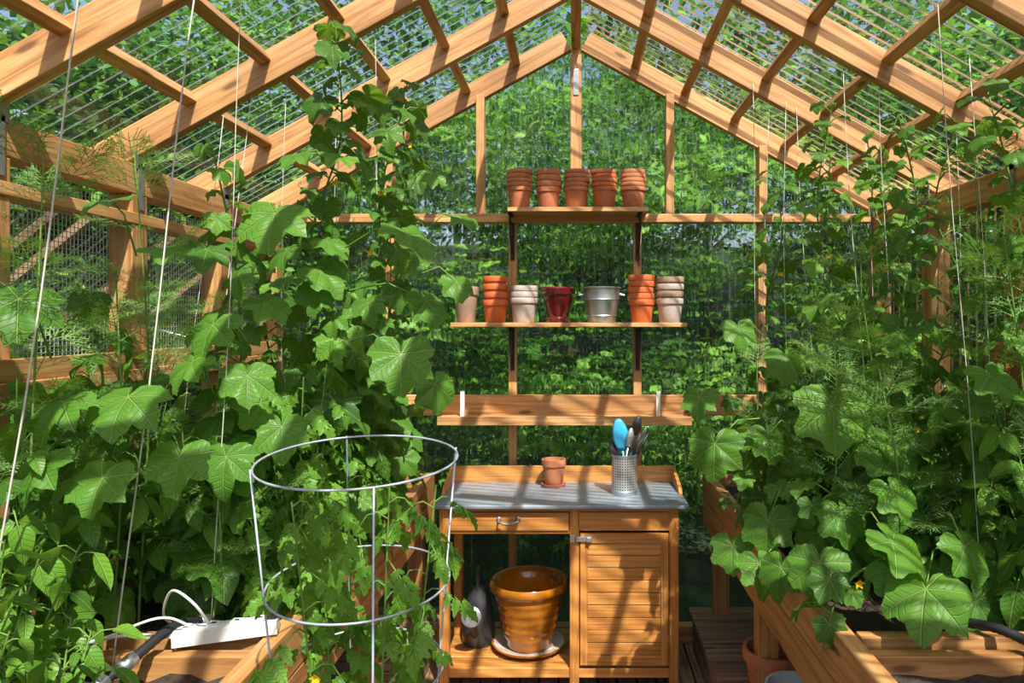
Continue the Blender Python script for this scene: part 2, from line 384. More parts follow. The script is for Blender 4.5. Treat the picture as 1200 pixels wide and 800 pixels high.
def shelf(name, x0, x1, z, sup):
    e = bpy.data.objects.new(name, None); scene.collection.objects.link(e)
    mb = MB([M_WOOD]); boxc(mb, x0, x1, YB-0.23, YB-0.03, z-0.022, z); mb.obj('plank', 0.002, e)
    for x in sup:
        mb = MB([M_BLACK])
        boxc(mb, x-0.011, x+0.011, YB-0.038, YB-0.03, z-0.26, z-0.022)
        boxc(mb, x-0.011, x+0.011, YB-0.21, YB-0.035, z-0.030, z-0.022)
        pts = []
        for i in range(9):
            a = math.pi/2*i/8
            pts.append((x, YB-0.04-0.15*math.sin(a)**1.5, z-0.03-0.19*math.cos(a)))
        tube(mb, pts, 0.007, 6)
        mb.obj('iron_bracket', 0, e)
shelf('upper_shelf', -0.355, 0.375, 2.335, (-0.345, 0.335))
shelf('lower_shelf', -0.65, 0.575, 1.737, (-0.345, 0.335))

mb = MB([M_WOODGREY]); x = -1.6
while x < 1.6:
    boxc(mb, x, x+0.085, YF, YB, -0.02, 0.0); x += 0.095
mb.obj('floor', 0)
def hill():
    V = []; Fc = []; UV = []; n = 72; rr = [0, 3, 6, 9, 12, 16, 22]
    hh = [-0.05, -0.05, 0.0, 0.9, 2.2, 3.4, 4.2]
    for i, (r, h) in enumerate(zip(rr, hh)):
        for k in range(n):
            a = 2*math.pi*k/n; w = random.uniform(-.15, .15)*(i > 2)
            V.append((r*math.cos(a), 2+r*math.sin(a), h+w))
    for i in range(len(rr)-1):
        for k in range(n):
            k2 = (k+1) % n
            Fc.append((i*n+k, (i+1)*n+k, (i+1)*n+k2, i*n+k2)); UV.append([(0, 0)]*4)
    mb = MB([M_GROUND]); mb.add(V, Fc, UV, 0, True); mb.obj('ground')
hill()

# ------------------------------------------------------------------ foliage templates
class T:
    def __init__(s, v, uv, f, m): s.v = np.array(v, float); s.uv = np.array(uv, float); s.f = f; s.m = m
def cuke_leaf(n=40, seed=0, rings=(0.4, 0.75, 1.0)):
    r = random.Random(seed)
    ka = [0, 12, 27, 42, 51, 60, 78, 94, 104, 114, 134, 158, 172, 180]
    kr = [1.0, .90, .74, .84, .92, .84, .66, .74, .80, .74, .62, .52, .28, .10]
    kr = [k*(1+r.uniform(-.05, .05)) for k in kr]
    ka2 = np.radians(ka)
    V = [(0, 0, 0)]; UV = [(0, 0)]; Fc = []
    ph = r.uniform(0, 6); cup = r.uniform(.15, .5); tw = r.uniform(-.2, .2); wav = r.uniform(.04, .10)
    for q in rings:
        for k in range(n):
            a = -math.pi+2*math.pi*(k+.5)/n
            R = float(np.interp(abs(a), ka2, kr))*(1+r.uniform(-.02, .02))
            if q == 1.0: R *= 1.0+(0.035 if k % 2 else -0.025)
            x = R*q*math.sin(a)*0.98; y = R*q*math.cos(a)
            rad = math.hypot(x, y)
            fr = abs(a/.9-round(a/.9))
            z = -cup*(rad**2)*.8+0.16*rad*fr*2+wav*rad*rad*math.sin(4*a+ph)+tw*x*y + 0.02*r.uniform(-1, 1)*q
            if y > 0: z -= .14*y*y*y
            V.append((x, y, z)); UV.append((x, y))
    for k in range(n):
        k2 = (k+1) % n
        Fc.append((0, 1+k2, 1+k))
        for i in range(len(rings)-1):
            if k != n-1: Fc.append((1+i*n+k, 1+i*n+k2, 1+(i+1)*n+k2, 1+(i+1)*n+k))
    return T(V, UV, Fc, 0)
def leaflet(W=.55, K=7, jag=0, seed=0, fold=.25, curve=.3, m=3):
    r = random.Random(seed); V = []; UV = []; Fc = []
    for i in range(K+1):
        t = i/K; w = .5*W*(math.sin(math.pi*min(1, t**.72)))**.85 if 0 < t < 1 else 0.004
        if jag and 0 < i < K: w *= 1+(jag if i % 2 else -jag)
        for c in (-1, -.5, 0, .5, 1):
            x = c*w; z = fold*abs(x)-curve*t*t+0.03*math.sin(9*t+3*c+seed)*abs(c)
            y = t - (0.05*jag*4*abs(c) if jag else 0)
            V.append((x, y, z)); UV.append((x, t))
    for i in range(K):
        for c in range(4):
            a = i*5+c; Fc.append((a, a+1, a+6, a+5))
    return T(V, UV, Fc, m)
def compose(parts, m=3, stem=None):
    V = []; UV = []; Fc = []; o = 0
    for t, loc, ang, s, pitch in parts:
        ca, sa = math.cos(ang), math.sin(ang)
        v = t.v.copy()*s
        cp, sp = math.cos(pitch), math.sin(pitch)
        y = v[:, 1]*cp+v[:, 2]*sp; z = -v[:, 1]*sp+v[:, 2]*cp
        x = v[:, 0]
        X = x*ca+y*sa; Y = -x*sa+y*ca
        V.append(np.stack([X, Y, z], 1)+np.array(loc)); UV.append(t.uv)
        Fc += [tuple(i+o for i in f) for f in t.f]; o += len(v)
    return T(np.concatenate(V), np.concatenate(UV), Fc, m)
def strip(a, b, w):
    a = np.array(a); b = np.array(b); d = b-a; n = np.array([d[1], -d[0], 0.0]); L = np.linalg.norm(n)
    n = n/L*w if L > 0 else np.array([w, 0, 0])
    return T([a-n, a+n, b+n*.6, b-n*.6], [(0, 0)]*4, [(0, 1, 2, 3)], 3)
CUKE = [cuke_leaf(44, i) for i in range(8)]
CUKES = [cuke_leaf(28, 20+i, (0.5, 1.0)) for i in range(7)]
OV = [leaflet(.58, 7, 0, i, .25, random.uniform(.15, .5)) for i in range(6)]
OVn = [leaflet(.42, 7, 0, 10+i, .25, random.uniform(.15, .5)) for i in range(5)]
JG = [leaflet(.60, 8, .20, 20+i, .2, random.uniform(.2, .4)) for i in range(4)]
BEAN = []
for i in range(5):
    r = random.Random(i)
    BEAN.append(compose([(OV[i], (0, .35, 0), r.uniform(-.1, .1), .7, .2), (OV[(i+1) % 6], (.02, .3, 0), 1.35+r.uniform(-.2, .2), .6, .3), (OV[(i+2) % 6], (-.02, .3, 0), -1.35+r.uniform(-.2, .2), .6, .3), (strip((0, 0, 0), (0, .38, 0), .014), (0, 0, 0), 0, 1, 0)]))
TOM = []
for i in range(5):
    r = random.Random(50+i); parts = [(strip((0, 0, 0), (0, .8, -.05), .012), (0, 0, 0), 0, 1, 0), (JG[i % 4], (0, .66, -.04), 0, .46, .3)]
    for q, (yy, s) in enumerate(((.22, .26), (.42, .38), (.6, .37))):
        for sg in (-1, 1):
            parts.append((JG[(i+q) % 4], (0, yy, -.01), sg*(1.05+r.uniform(-.2, .2)), s*r.uniform(.85, 1.1), r.uniform(.1, .5)))
    TOM.append(compose(parts))
def dill(seed):
    r = random.Random(seed); P = []
    P.append((strip((0, 0, 0), (0, 1, 0), .007), (0, 0, 0), 0, 1, 0))
    for k in range(9):
        t = .12+k*.095
        for sg in (-1, 1):
            L = (.42*(1-t)+.14); ang = sg*(.85+r.uniform(-.2, .2)); zz = r.uniform(-.18, .18)*L
            dx, dy = math.sin(ang)*L, math.cos(ang)*L
            P.append((strip((0, t, 0), (dx, t+dy, zz), .0055), (0, 0, 0), 0, 1, 0))
            for j in range(6):
                q = .25+j*.14
                bx, by, bz = dx*q, t+dy*q, zz*q
                for s2 in (-1, 1):
                    a2 = ang+s2*(.6+r.uniform(-.2, .3)); l2 = .13*(1.1-q)+.05
                    P.append((strip((bx, by, bz), (bx+math.sin(a2)*l2, by+math.cos(a2)*l2, bz+r.uniform(-.05, .05)), .0042), (0, 0, 0), 0, 1, 0))
    return compose(P, 4)
DILL = [dill(i) for i in range(4)]
fl = leaflet(.6, 4, 0, 3, .1, -.35, 2)
FLOWER = [compose([(fl, (0, 0, 0), k*2*math.pi/5, 1, -.2) for k in range(5)], 2)]

class LB:
    def __init__(s): s.V = []; s.A = []; s.F = []; s.M = []; s.n = 0
    def put(s, t, loc, R, sc, rnd):
        v = (t.v*sc) @ R.T+np.array(loc)
        s.V.append(v); s.A.append(np.column_stack([t.uv, np.full(len(v), rnd)]))
        o = s.n; s.F += [tuple(i+o for i in f) for f in t.f]; s.M += [t.m]*len(t.f); s.n += len(v)
    def tube(s, pts, r0, r1, n=5, m=1, rnd=.5):
        pts = np.array(pts, float); K = len(pts); ref = np.array([.3, .9, .2]); V = []
        for i in range(K):
            t = pts[min(i+1, K-1)]-pts[max(i-1, 0)]; t /= np.linalg.norm(t)+1e-9
            a = np.cross(t, ref); a /= np.linalg.norm(a)+1e-9; b = np.cross(t, a)
            r = r0+(r1-r0)*i/(K-1)
            for k in range(n):
                an = 2*math.pi*k/n; V.append(pts[i]+(a*math.cos(an)+b*math.sin(an))*r)
        o = s.n; s.V.append(np.array(V)); s.A.append(np.column_stack([np.zeros((len(V), 2)), np.full(len(V), rnd)]))
        for i in range(K-1):
            for k in range(n):
                k2 = (k+1) % n; s.F.append((o+i*n+k, o+i*n+k2, o+(i+1)*n+k2, o+(i+1)*n+k)); s.M.append(m)
        s.n += len(V)
    def obj(s, name):
        me = bpy.data.meshes.new(name); me.from_pydata(np.concatenate(s.V).tolist(), [], s.F)
        for m in PM: me.materials.append(m)
        me.polygons.foreach_set('material_index', s.M)
        me.polygons.foreach_set('use_smooth', [True]*len(s.F))
        at = me.attributes.new('luv', 'FLOAT_VECTOR', 'POINT')
        at.data.foreach_set('vector', np.concatenate(s.A).astype(np.float32).ravel())
        me.update(); ob = bpy.data.objects.new(name, me); scene.collection.objects.link(ob); return ob
def nrmz(v): v = np.array(v, float); return v/(np.linalg.norm(v)+1e-9)
def frame(tip, nh):
    y = nrmz(tip); x = nrmz(np.cross(y, nh)); z = np.cross(x, y); return np.column_stack([x, y, z])
def catmull(P, n=8):
    P = [np.array(p, float) for p in P]; P = [2*P[0]-P[1]]+P+[2*P[-1]-P[-2]]; out = []
    for i in range(1, len(P)-2):
        for j in range(n):
            t = j/n; p0, p1, p2, p3 = P[i-1:i+3]
            out.append(.5*((2*p1)+(-p0+p2)*t+(2*p0-5*p1+4*p2-p3)*t*t+(-p0+3*p1-3*p2+p3)*t**3))
    out.append(P[-2]); return np.array(out)
R_ = random.Random(5)
def clampx(p):
    p[0] = max(-1.52, min(1.52, p[0])); p[1] = min(3.85, p[1])
    p[2] = min(p[2], zroof(p[0])-0.02); return p
def vine(B, ctrl, r=.0055, n=30, size=(.07, .13), tm=CUKE, bias=(0, -1), bw=.7, pet=1.0, pitch=(.3, 1.1), t0=.06, t1=1.0, taper=.5, flowers=0, lift=.35, rb=.45, tend=0):
    path = catmull(ctrl); K = len(path); B.tube(path, r, r*.45, 6, 1, .4)
    for i in range(n):
        t = t0+(t1-t0)*(i+R_.random()*.8)/n; t = min(t, .999)
        f = t*(K-1); k = int(f); p = path[k]+(path[min(k+1, K-1)]-path[k])*(f-k)
        az = i*2.4+R_.uniform(-.5, .5)
        o = np.array([math.cos(az)+bias[0]*bw, math.sin(az)+bias[1]*bw, 0]); o = nrmz(o)
        s = R_.uniform(*size)*(1-taper*t*t)
        if R_.random() < .2: s *= .6
        L = pet*s*R_.uniform(.7, 1.2)
        mid = p+o*L*.55+np.array([0, 0, L*lift*1.1]); e = p+o*L+np.array([0, 0, L*lift])
        e = clampx(e)
        B.tube([p, mid, e], r*.55, r*.35, 4, 1, .6)
        a = R_.uniform(*pitch); yaw = R_.uniform(-.8, .8)
        o2 = np.array([o[0]*math.cos(yaw)-o[1]*math.sin(yaw), o[0]*math.sin(yaw)+o[1]*math.cos(yaw), 0])
        tip = o2*math.cos(a)+np.array([0, 0, -math.sin(a)])
        nh = o2*math.sin(a)+np.array([0, 0, math.cos(a)])+np.array([R_.uniform(-.5, .5), R_.uniform(-.55, .2), 0])
        B.put(R_.choice(tm), e, frame(tip, nh), s, min(1, max(0, R_.gauss(rb, .27))))
    for i in range((flowers+1)//2):
        t = R_.uniform(.2, .95); p = path[int(t*(K-1))]; az = R_.uniform(-2.6, -.5)
        e = p+np.array([math.cos(az)*.06, math.sin(az)*.06, .02])
        B.tube([p, e], .0015, .0015, 3, 1, .5)
        B.put(FLOWER[0], e, frame((0, R_.uniform(-.3, .3), 1), (R_.uniform(-.3, .3), -1, .1)), R_.uniform(.011, .017), R_.random())
    for i in range(tend):
        t = R_.uniform(.3, 1); p = path[int(t*(K-1))]; az = R_.uniform(-3, 0); pts = []
        for j in range(14):
            q = j/13; pts.append(p+np.array([math.cos(az)*q*.12+.012*math.sin(j*1.6)*q, math.sin(az)*q*.12, q*.05+.012*math.cos(j*1.6)*q]))
        B.tube(pts, .0011, .0008, 3, 1, .7)
def climb(x, y, ztop, z0=.9, lean=(0, 0), wob=.05):
    P = []; n = 6
    for i in range(n):
        t = i/(n-1)
        P.append((x+lean[0]*t+R_.uniform(-wob, wob)*(i > 0), y+lean[1]*t+R_.uniform(-wob, wob)*(i > 0), z0+(ztop-z0)*t))
    return P
def bushy(name, x, y, h, k, n, size, tm, spread=.25, z0=.88, **kw):
    B = LB()
    for i in range(k):
        a = 2*math.pi*i/k+R_.uniform(-.4, .4); s = spread*R_.uniform(.5, 1.1); hh = h*R_.uniform(.7, 1.1)
        P = [(x, y, z0), (x+math.cos(a)*s*.5, y+math.sin(a)*s*.5, z0+hh*.4), (x+math.cos(a)*s, y+math.sin(a)*s, z0+hh)]
        P = [tuple(clampx(np.array(p, float))) for p in P]
        vine(B, P, r=.004, n=n, size=size, tm=tm, **kw)
    return B.obj(name)
def hero(B, px, py, d, s, tiltx=0.0, a=.9, rnd=.55, base=None):
    p = np.array(S(px, py, d)); o2 = nrmz([math.sin(tiltx), -math.cos(tiltx)*.8, 0])
    tip = o2*math.cos(a)+np.array([0, 0, -math.sin(a)]); nh = o2*math.sin(a)+np.array([0, 0, math.cos(a)])
    B.put(R_.choice(CUKE), p, frame(tip, nh), s, rnd)
    if base is not None:
        b = np.array(S(*base)); B.tube([b, (p+b)/2+np.array([0, 0, .04]), p], .003, .0022, 5, 1, .6)

# ------------------------------------------------------------------ LEFT BED PLANTS
B = LB(); vine(B, climb(-.86, 2.45, 2.74, lean=(.02, .0)), n=62, size=(.065, .12), bias=(.3, -1), flowers=5, tend=6, rb=.5, taper=.35)
hero(B, 322, 250, 2.15, .135, .1, .75, .7, (372, 300, 2.4)); hero(B, 478, 275, 2.2, .125, .9, .6, .6, (405, 290, 2.4))
hero(B, 500, 352, 2.3, .10, .8, .8, .45, (410, 340, 2.4)); hero(B, 470, 415, 2.05, .125, .2, 1.0, .5, (410, 400, 2.4))
hero(B, 510, 450, 2.3, .10, .6, 1.1, .5, (420, 420, 2.4)); hero(B, 350, 180, 2.3, .085, -.3, .4, .6, (390, 200, 2.4)); hero(B, 425, 120, 2.4, .07, .8, .4, .6, (392, 130, 2.45))
B.obj('cucumber_vine')
B = LB(); vine(B, climb(-.80, 2.95, 2.70, lean=(.10, .0)), n=56, size=(.06, .11), bias=(.3, -1), flowers=4, tend=5, taper=.35); B.obj('cucumber_vine')
B = LB(); vine(B, climb(-.83, 2.65, 2.55, lean=(.17, .0)), n=46, size=(.055, .10), bias=(.4, -1), flowers=3, tend=5, taper=.3)
hero(B, 540, 255, 2.8, .085, .6, .5, .6, (500, 270, 2.75)); hero(B, 535, 330, 2.7, .09, .5, .8, .55, (495, 320, 2.7)); hero(B, 505, 205, 2.8, .08, .2, .5, .6, (480, 220, 2.8)); B.obj('cucumber_vine')
B = LB(); vine(B, climb(-1.02, 2.15, 2.25), n=34, size=(.07, .125), bias=(.3, -1), flowers=4, tend=3)
hero(B, 250, 380, 2.0, .11, -.2, .8, .55, (290, 400, 2.1)); hero(B, 130, 235, 1.9, .085, -.4, .3, .6, (160, 300, 2.0)); hero(B, 190, 292, 1.95, .08, .4, .25, .6, (170, 330, 2.0))
hero(B, 290, 440, 2.0, .10, .3, .9, .65, (275, 470, 2.1)); hero(B, 225, 425, 1.95, .09, -.4, .7, .7, (250, 460, 2.05)); hero(B, 265, 535, 1.95, .10, .1, .9, .5, (270, 560, 2.05)); hero(B, 330, 500, 2.05, .10, .4, .9, .6, (310, 540, 2.1))
B.obj('cucumber_vine')
B = LB(); vine(B, climb(-1.15, 2.8, 2.2), n=36, size=(.065, .115), bias=(.5, -1), flowers=3, tend=2); B.obj('cucumber_vine')
B = LB(); vine(B, climb(-.9, 3.4, 2.45), n=40, size=(.055, .10), bias=(.5, -1), flowers=3); B.obj('cucumber_vine')
B = LB(); vine(B, climb(-1.35, 1.95, 1.85), n=20, size=(.07, .12), bias=(.7, -.6), flowers=2)
hero(B, 22, 350, 1.7, .12, .5, .7, .3, (60, 420, 1.8)); hero(B, 150, 465, 1.75, .12, 0, .6, .6, (150, 520, 1.9)); hero(B, 75, 470, 1.7, .10, -.3, .6, .55, (100, 520, 1.8)); hero(B, 210, 535, 1.8, .10, .2, .8, .6, (190, 560, 1.9)); hero(B, 120, 560, 1.65, .095, 0, .8, .6, (130, 590, 1.8)); hero(B, 50, 540, 1.6, .09, -.3, .8, .5, (70, 570, 1.7)); B.obj('cucumber_vine')
for (x, y, h) in ((-1.25, 2.35, .7), (-1.0, 2.65, .75), (-1.3, 2.9, .75), (-.95, 3.1, .8), (-1.4, 3.4, .7), (-1.1, 2.2, .6)):
    bushy('cucumber_plant', x, y, h, 4, 13, (.06, .115), CUKE, .28, bias=(.3, -1), flowers=0, rb=.5, taper=.25)
for (x, y, h, k) in ((-1.35, 1.75, .7, 5), (-1.1, 2.15, .6, 4), (-1.48, 2.2, .8, 5)):
    bushy('bean_plant', x, y, h, k, 15, (.11, .18), BEAN, .25, bias=(.2, -1), bw=.5, pet=.35, taper=.2, rb=.5)
for (x, y, h, k) in ((-1.26, 1.52, .50, 6), (-1.48, 1.35, .6, 5), (-1.15, 1.32, .38, 6), (-1.25, 1.1, .34, 6), (-1.45, 1.0, .42, 4), (-1.06, 1.46, .26, 6)):
    bushy('pepper_plant', x, y, h, k, 18, (.065, .11), OV+OVn, .20, bias=(.2, -.6), bw=.5, pet=.5, taper=.2, rb=.6, pitch=(.2, 1.0))
for (x, y, h, k) in ((-.88, 2.25, .75, 6), (-.86, 2.6, .6, 5), (-.95, 2.45, .85, 5), (-.92, 3.0, .6, 4), (-.83, 2.12, .42, 5)):
    bushy('tomato_plant', x, y, h, k, 15, (.12, .19), TOM, .16, bias=(.5, -1), pet=.2, taper=.2, rb=.65, flowers=1)

# ------------------------------------------------------------------ RIGHT BED PLANTS
for (x, y, zt, n, ln) in ((.88, 3.45, 2.45, 38, (.05, 0)), (1.15, 3.5, 2.5, 42, (0, -.2)), (1.0, 3.0, 2.65, 50, (.12, 0)), (1.3, 3.1, 2.5, 42, (0, -.1)), (1.05, 2.55, 2.45, 36, (.1, 0)), (1.4, 2.6, 2.45, 44, (-.1, 0)), (1.3, 2.2, 2.45, 42, (0, 0)), (1.48, 2.3, 2.35, 36, (0, 0)), (1.2, 2.75, 2.55, 40, (0, 0))):
    B = LB(); vine(B, climb(x, y, zt, lean=ln, wob=.08), n=n+8, size=(.035, .088), tm=CUKES, bias=(-.4, -1), flowers=2, tend=6, rb=.6, pet=1.5, taper=.3); B.obj('cucumber_vine')
for (x, y, h, n) in ((.95, 3.2, .7, 13), (1.1, 2.8, .65, 13), (1.35, 2.9, .75, 12), (.9, 2.55, .42, 13), (1.2, 2.3, .5, 12), (1.45, 2.35, .7, 11), (.84, 2.9, .5, 12)):
    bushy('cucumber_plant', x, y, h, 4, n, (.05, .115), CUKE, .26, bias=(-.4, -1), flowers=1, rb=.5, taper=.25)
for (x, y, h, k) in ((1.3, 2.05, .62, 5), (1.45, 2.2, .8, 5), (1.1, 3.4, .8, 5), (1.42, 3.2, .9, 5)):
    bushy('bean_plant', x, y, h, k, 15, (.10, .16), BEAN, .26, bias=(-.3, -1), bw=.5, pet=.35, taper=.2, rb=.55)
for (x, y, h, k) in ((1.42, 1.75, .40, 5), (1.45, 1.4, .35, 4)):
    bushy('pepper_plant', x, y, h, k, 14, (.06, .10), OV+OVn, .18, bias=(-.2, -.6), bw=.5, pet=.5, taper=.2, rb=.6)
B = LB(); vine(B, [(1.15, 2.3, .9), (1.0, 2.3, 1.1), (.82, 2.3, 1.2), (.72, 2.25, 1.12)], n=9, size=(.09, .12), bias=(-.5, -1), flowers=2)
vine(B, [(.95, 2.8, .9), (.80, 2.75, 1.25), (.66, 2.7, 1.3), (.58, 2.65, 1.05)], n=12, size=(.07, .11), bias=(-.5, -1), flowers=2)
vine(B, [(1.1, 2.1, .9), (.85, 2.05, 1.05), (.72, 2.0, .98), (.66, 1.95, .85)], n=9, size=(.08, .11), bias=(-.5, -1), flowers=1)
hero(B, 975, 475, 2.3, .165, -.1, 1.1, .75, (1010, 480, 2.5)); hero(B, 838, 520, 2.6, .135, -.3, 1.15, .45, (890, 490, 2.7))
hero(B, 1045, 635, 1.95, .135, .7, .6, .6, (1000, 600, 2.2)); hero(B, 1085, 690, 1.85, .14, -.5, .6, .6, (1100, 640, 2.2))
hero(B, 900, 610, 2.4, .12, -.4, 1.1, .5, (930, 560, 2.5)); hero(B, 858, 640, 2.45, .10, -.2, 1.1, .45, (900, 600, 2.6)); hero(B, 960, 660, 2.1, .12, -.3, .9, .5, (1000, 640, 2.3))
hero(B, 915, 665, 2.25, .10, -.6, 1.0, .4, (950, 640, 2.4)); hero(B, 985, 600, 2.2, .11, .1, .8, .45, (1000, 580, 2.4)); hero(B, 890, 660, 2.35, .10, .2, .9, .55, (930, 640, 2.4)); hero(B, 1045, 575, 2.1, .10, .3, .8, .6, (1040, 560, 2.3))
hero(B, 1130, 640, 1.9, .10, .4, .8, .5, (1100, 600, 2.1)); hero(B, 920, 420, 2.8, .11, 0, .9, .6, (950, 430, 2.9)); hero(B, 820, 465, 2.9, .10, -.3, .8, .5, (880, 460, 2.9))
hero(B, 900, 510, 2.6, .10, .3, .9, .4, (930, 500, 2.7)); hero(B, 1050, 520, 2.3, .12, .4, .9, .55, (1040, 500, 2.5)); hero(B, 865, 385, 2.9, .10, .1, .9, .5, (900, 400, 3.0)); hero(B, 1160, 440, 2.0, .10, .2, .7, .5, (1150, 470, 2.2))
B.obj('squash_plant')
def dillplant(x, y, z0, h, n, s=(.16, .26)):
    B = LB(); top = (x+R_.uniform(-.06, .06), y, z0+h); path = catmull([(x, y, z0), (x+.03, y, z0+h*.5), top]); B.tube(path, .004, .002, 5, 1, .8)
    for i in range(n):
        p = path[int((.35+.65*i/n)*(len(path)-1))]; az = i*2.4
        tip = (math.cos(az), math.sin(az), R_.uniform(.1, .9)); B.put(R_.choice(DILL), p, frame(tip, (-math.cos(az)*.4, -math.sin(az)*.4, 1)), R_.uniform(*s), R_.random())
    B.obj('dill_plant')
for (x, y, h, n) in ((-1.34, 1.75, 1.30, 16), (-1.25, 1.95, 1.0, 14), (-1.22, 2.02, 1.38, 12), (-1.36, 2.3, 1.1, 14), (-1.0, 1.98, .42, 10), (-1.3, 2.7, 1.05, 12), (.85, 2.45, .82, 16), (.95, 2.2, .72, 18), (.72, 3.0, .7, 12), (1.27, 2.1, 1.15, 16), (1.30, 2.35, 1.40, 16), (1.15, 3.0, 1.35, 14), (1.27, 1.85, .70, 12), (1.0, 2.5, 1.2, 14)):
    dillplant(x, y, .88, h, n)

# ------------------------------------------------------------------ tomato cage + potted tomato
cx, cy = -.445, 1.52
e = bpy.data.objects.new('tomato_cage', None); scene.collection.objects.link(e)
mb = MB([M_WIRE])
def cager(z): return .12+(.200-.12)*(z-.35)/(1.465-.35)
TL = .085
for z in (1.465, 1.215, 1.03, .7):
    r = cager(z); tube(mb, [(cx+r*math.cos(a), cy+r*math.sin(a)-(z-.3)*.03, z+r*math.sin(a)*TL) for a in np.linspace(0, 2*math.pi, 48, endpoint=False)], .0024, 8, closed=True)
for k in range(4):
    a = k*math.pi/2+.42; r1 = cager(1.465)+.003; r0 = cager(.35)
    tube(mb, [(cx+r0*.8*math.cos(a), cy+r0*.8*math.sin(a), .2), (cx+r1*math.cos(a), cy+r1*math.sin(a)-.035, 1.468+r1*math.sin(a)*TL)], .0022, 8)
mb.obj('wire_rings', 0, e)
mb = MB([M_TERRA, M_SOIL]); lathe(mb, [(.0, 0), (.12, 0), (.165, .26), (.18, .26), (.18, .32), (.16, .32), (.155, .27), (0, .27)], (cx, cy, 0)); ob = mb.obj('terracotta_planter'); autosmooth(ob)
bushy('tomato_plant', cx, cy, 1.14, 6, 22, (.12, .18), TOM, .15, z0=.27, bias=(.1, -.2), pet=.35, taper=.25, rb=.6, t0=.38, flowers=1)

# ------------------------------------------------------------------ raised beds
for sgn, xi in ((-1, -.76), (1, .68)):
    xo = sgn*1.59
    e = bpy.data.objects.new('raised_bed', None); scene.collection.objects.link(e)
    mb = MB([M_WOODBED])
    t = .05
    a, b = (xi-t, xi) if sgn < 0 else (xi, xi+t)
    boxc(mb, a, b, .2, 3.9, .80, .93); boxc(mb, a, b, .2, 3.9, .665, .795)
    boxc(mb, min(xo, xo-sgn*.03), max(xo, xo-sgn*.03), .2, 3.9, .665, .93)
    x0, x1 = (min(xi, xo)+ (0.0 if sgn < 0 else t), max(xi, xo)-(t if sgn < 0 else 0))
    for yy in (.22, 1.90, 3.87): boxc(mb, x0+.01, x1-.01, yy-.02, yy+.02, .665, .928)
    boxc(mb, x0+.01, x1-.01, 1.80, 1.84, .665, .915)
    for yy in (.3, 1.85, 2.9, 3.82):
        for xx in (xi+sgn*.08, xo-sgn*.08): boxc(mb, xx-.04, xx+.04, yy-.04, yy+.04, 0, .665)
    mb.obj('boards', 0.003, e)
    mb = MB([M_SOIL]); n1, n2 = 16, 60; V = []; Fc = []; UV = []
    for i in range(n1+1):
        for j in range(n2+1):
            V.append((x0+(x1-x0)*i/n1, .22+3.65*j/n2, .86+random.uniform(-.012, .018)))
    for i in range(n1):
        for j in range(n2):
            q = i*(n2+1)+j; Fc.append((q, q+n2+1, q+n2+2, q+1)); UV.append([(0, 0)]*4)
    mb.add(V, Fc, UV, 0, True); mb.obj('soil', 0, e)
    mb = MB([M_WOODGREY]); yy = 2.0
    xa, xb = (-1.5, -.70) if sgn < 0 else (.60, 1.5)
    while yy < 3.85:
        boxc(mb, xa, xb, yy, yy+.07, .20, .22); yy += .09
    for xx in (xa+.04, xb-.06): boxc(mb, xx-.02, xx+.02, 2.0, 3.85, 0.0, .20)
    mb.obj('slatted_shelf')

# ------------------------------------------------------------------ potting table
e = bpy.data.objects.new('potting_table', None); scene.collection.objects.link(e)
x0, x1, yf, yb = -.645, .485, 3.42, 3.88; TZ = .885
mb = MB([M_WOODTAB]); lg = .045
for xx in (x0, -.03, x1-lg):
    boxc(mb, xx, xx+lg, yf, yf+lg, 0, TZ-.02)
for xx in (x0, x1-lg): boxc(mb, xx, xx+lg, yb-lg, yb, 0, TZ-.02)
boxc(mb, x0, x1, yf+.005, yf+.03, TZ-.04, TZ-.02); boxc(mb, x0, x1, yb-.03, yb-.005, TZ-.12, TZ-.02)
for xx in (x0+.01, x1-.03): boxc(mb, xx, xx+.02, yf+.04, yb-.04, TZ-.13, TZ-.02)
boxc(mb, x0+lg, -.03, yf+.008, yf+.03, TZ-.145, TZ-.130)
boxc(mb, x0+lg, x1-lg, yf+.008, yf+.03, .06, .105)
for xx in (x0+.01, x1-.03): boxc(mb, xx, xx+.02, yf+.04, yb-.04, .06, .105)
for i in range(5): boxc(mb, x0+.01, x1-.01, yf+.03+.085*i, yf+.03+.085*i+.075, .095, .11)
mb.obj('frame', 0.003, e)
mb = MB([M_WOODTAB]); boxc(mb, x0+lg+.004, -.034, yf-.002, yf+.02, TZ-.128, TZ-.042); mb.obj('drawer_front', 0.003, e)
mb = MB([M_DGALV]); hx = -.318
tube(mb, [(hx-.045, yf-.005, TZ-.072), (hx-.045, yf-.028, TZ-.078), (hx-.02, yf-.034, TZ-.088), (hx+.02, yf-.034, TZ-.088), (hx+.045, yf-.028, TZ-.078), (hx+.045, yf-.005, TZ-.072)], .0055, 8)
for s in (-1, 1): lathe(mb, [(0, 0), (.012, 0), (.012, .004), (0, .004)], (hx+s*.045, yf-.002, TZ-.072), 12, 0, (0, -1, 0))
mb.obj('drawer_pull', 0, e)
cx0, cx1 = .015, x1-lg
mb = MB([M_WOODTAB]); boxc(mb, cx0, cx1, yf+.002, yf+.02, TZ-.128, TZ-.042)
zt, zb = TZ-.140, .125
boxc(mb, cx0+.004, cx0+.04, yf-.006, yf+.016, zb, zt); boxc(mb, cx1-.04, cx1-.004, yf-.006, yf+.016, zb, zt)
boxc(mb, cx0+.04, cx1-.04, yf-.006, yf+.016, zt-.045, zt); boxc(mb, cx0+.04, cx1-.04, yf-.006, yf+.016, zb, zb+.045)
ns = 9; hh = (zt-zb-.09)/ns
for i in range(ns): boxc(mb, cx0+.04, cx1-.04, yf+.001, yf+.014, zb+.045+i*hh+.0018, zb+.045+(i+1)*hh-.0018)
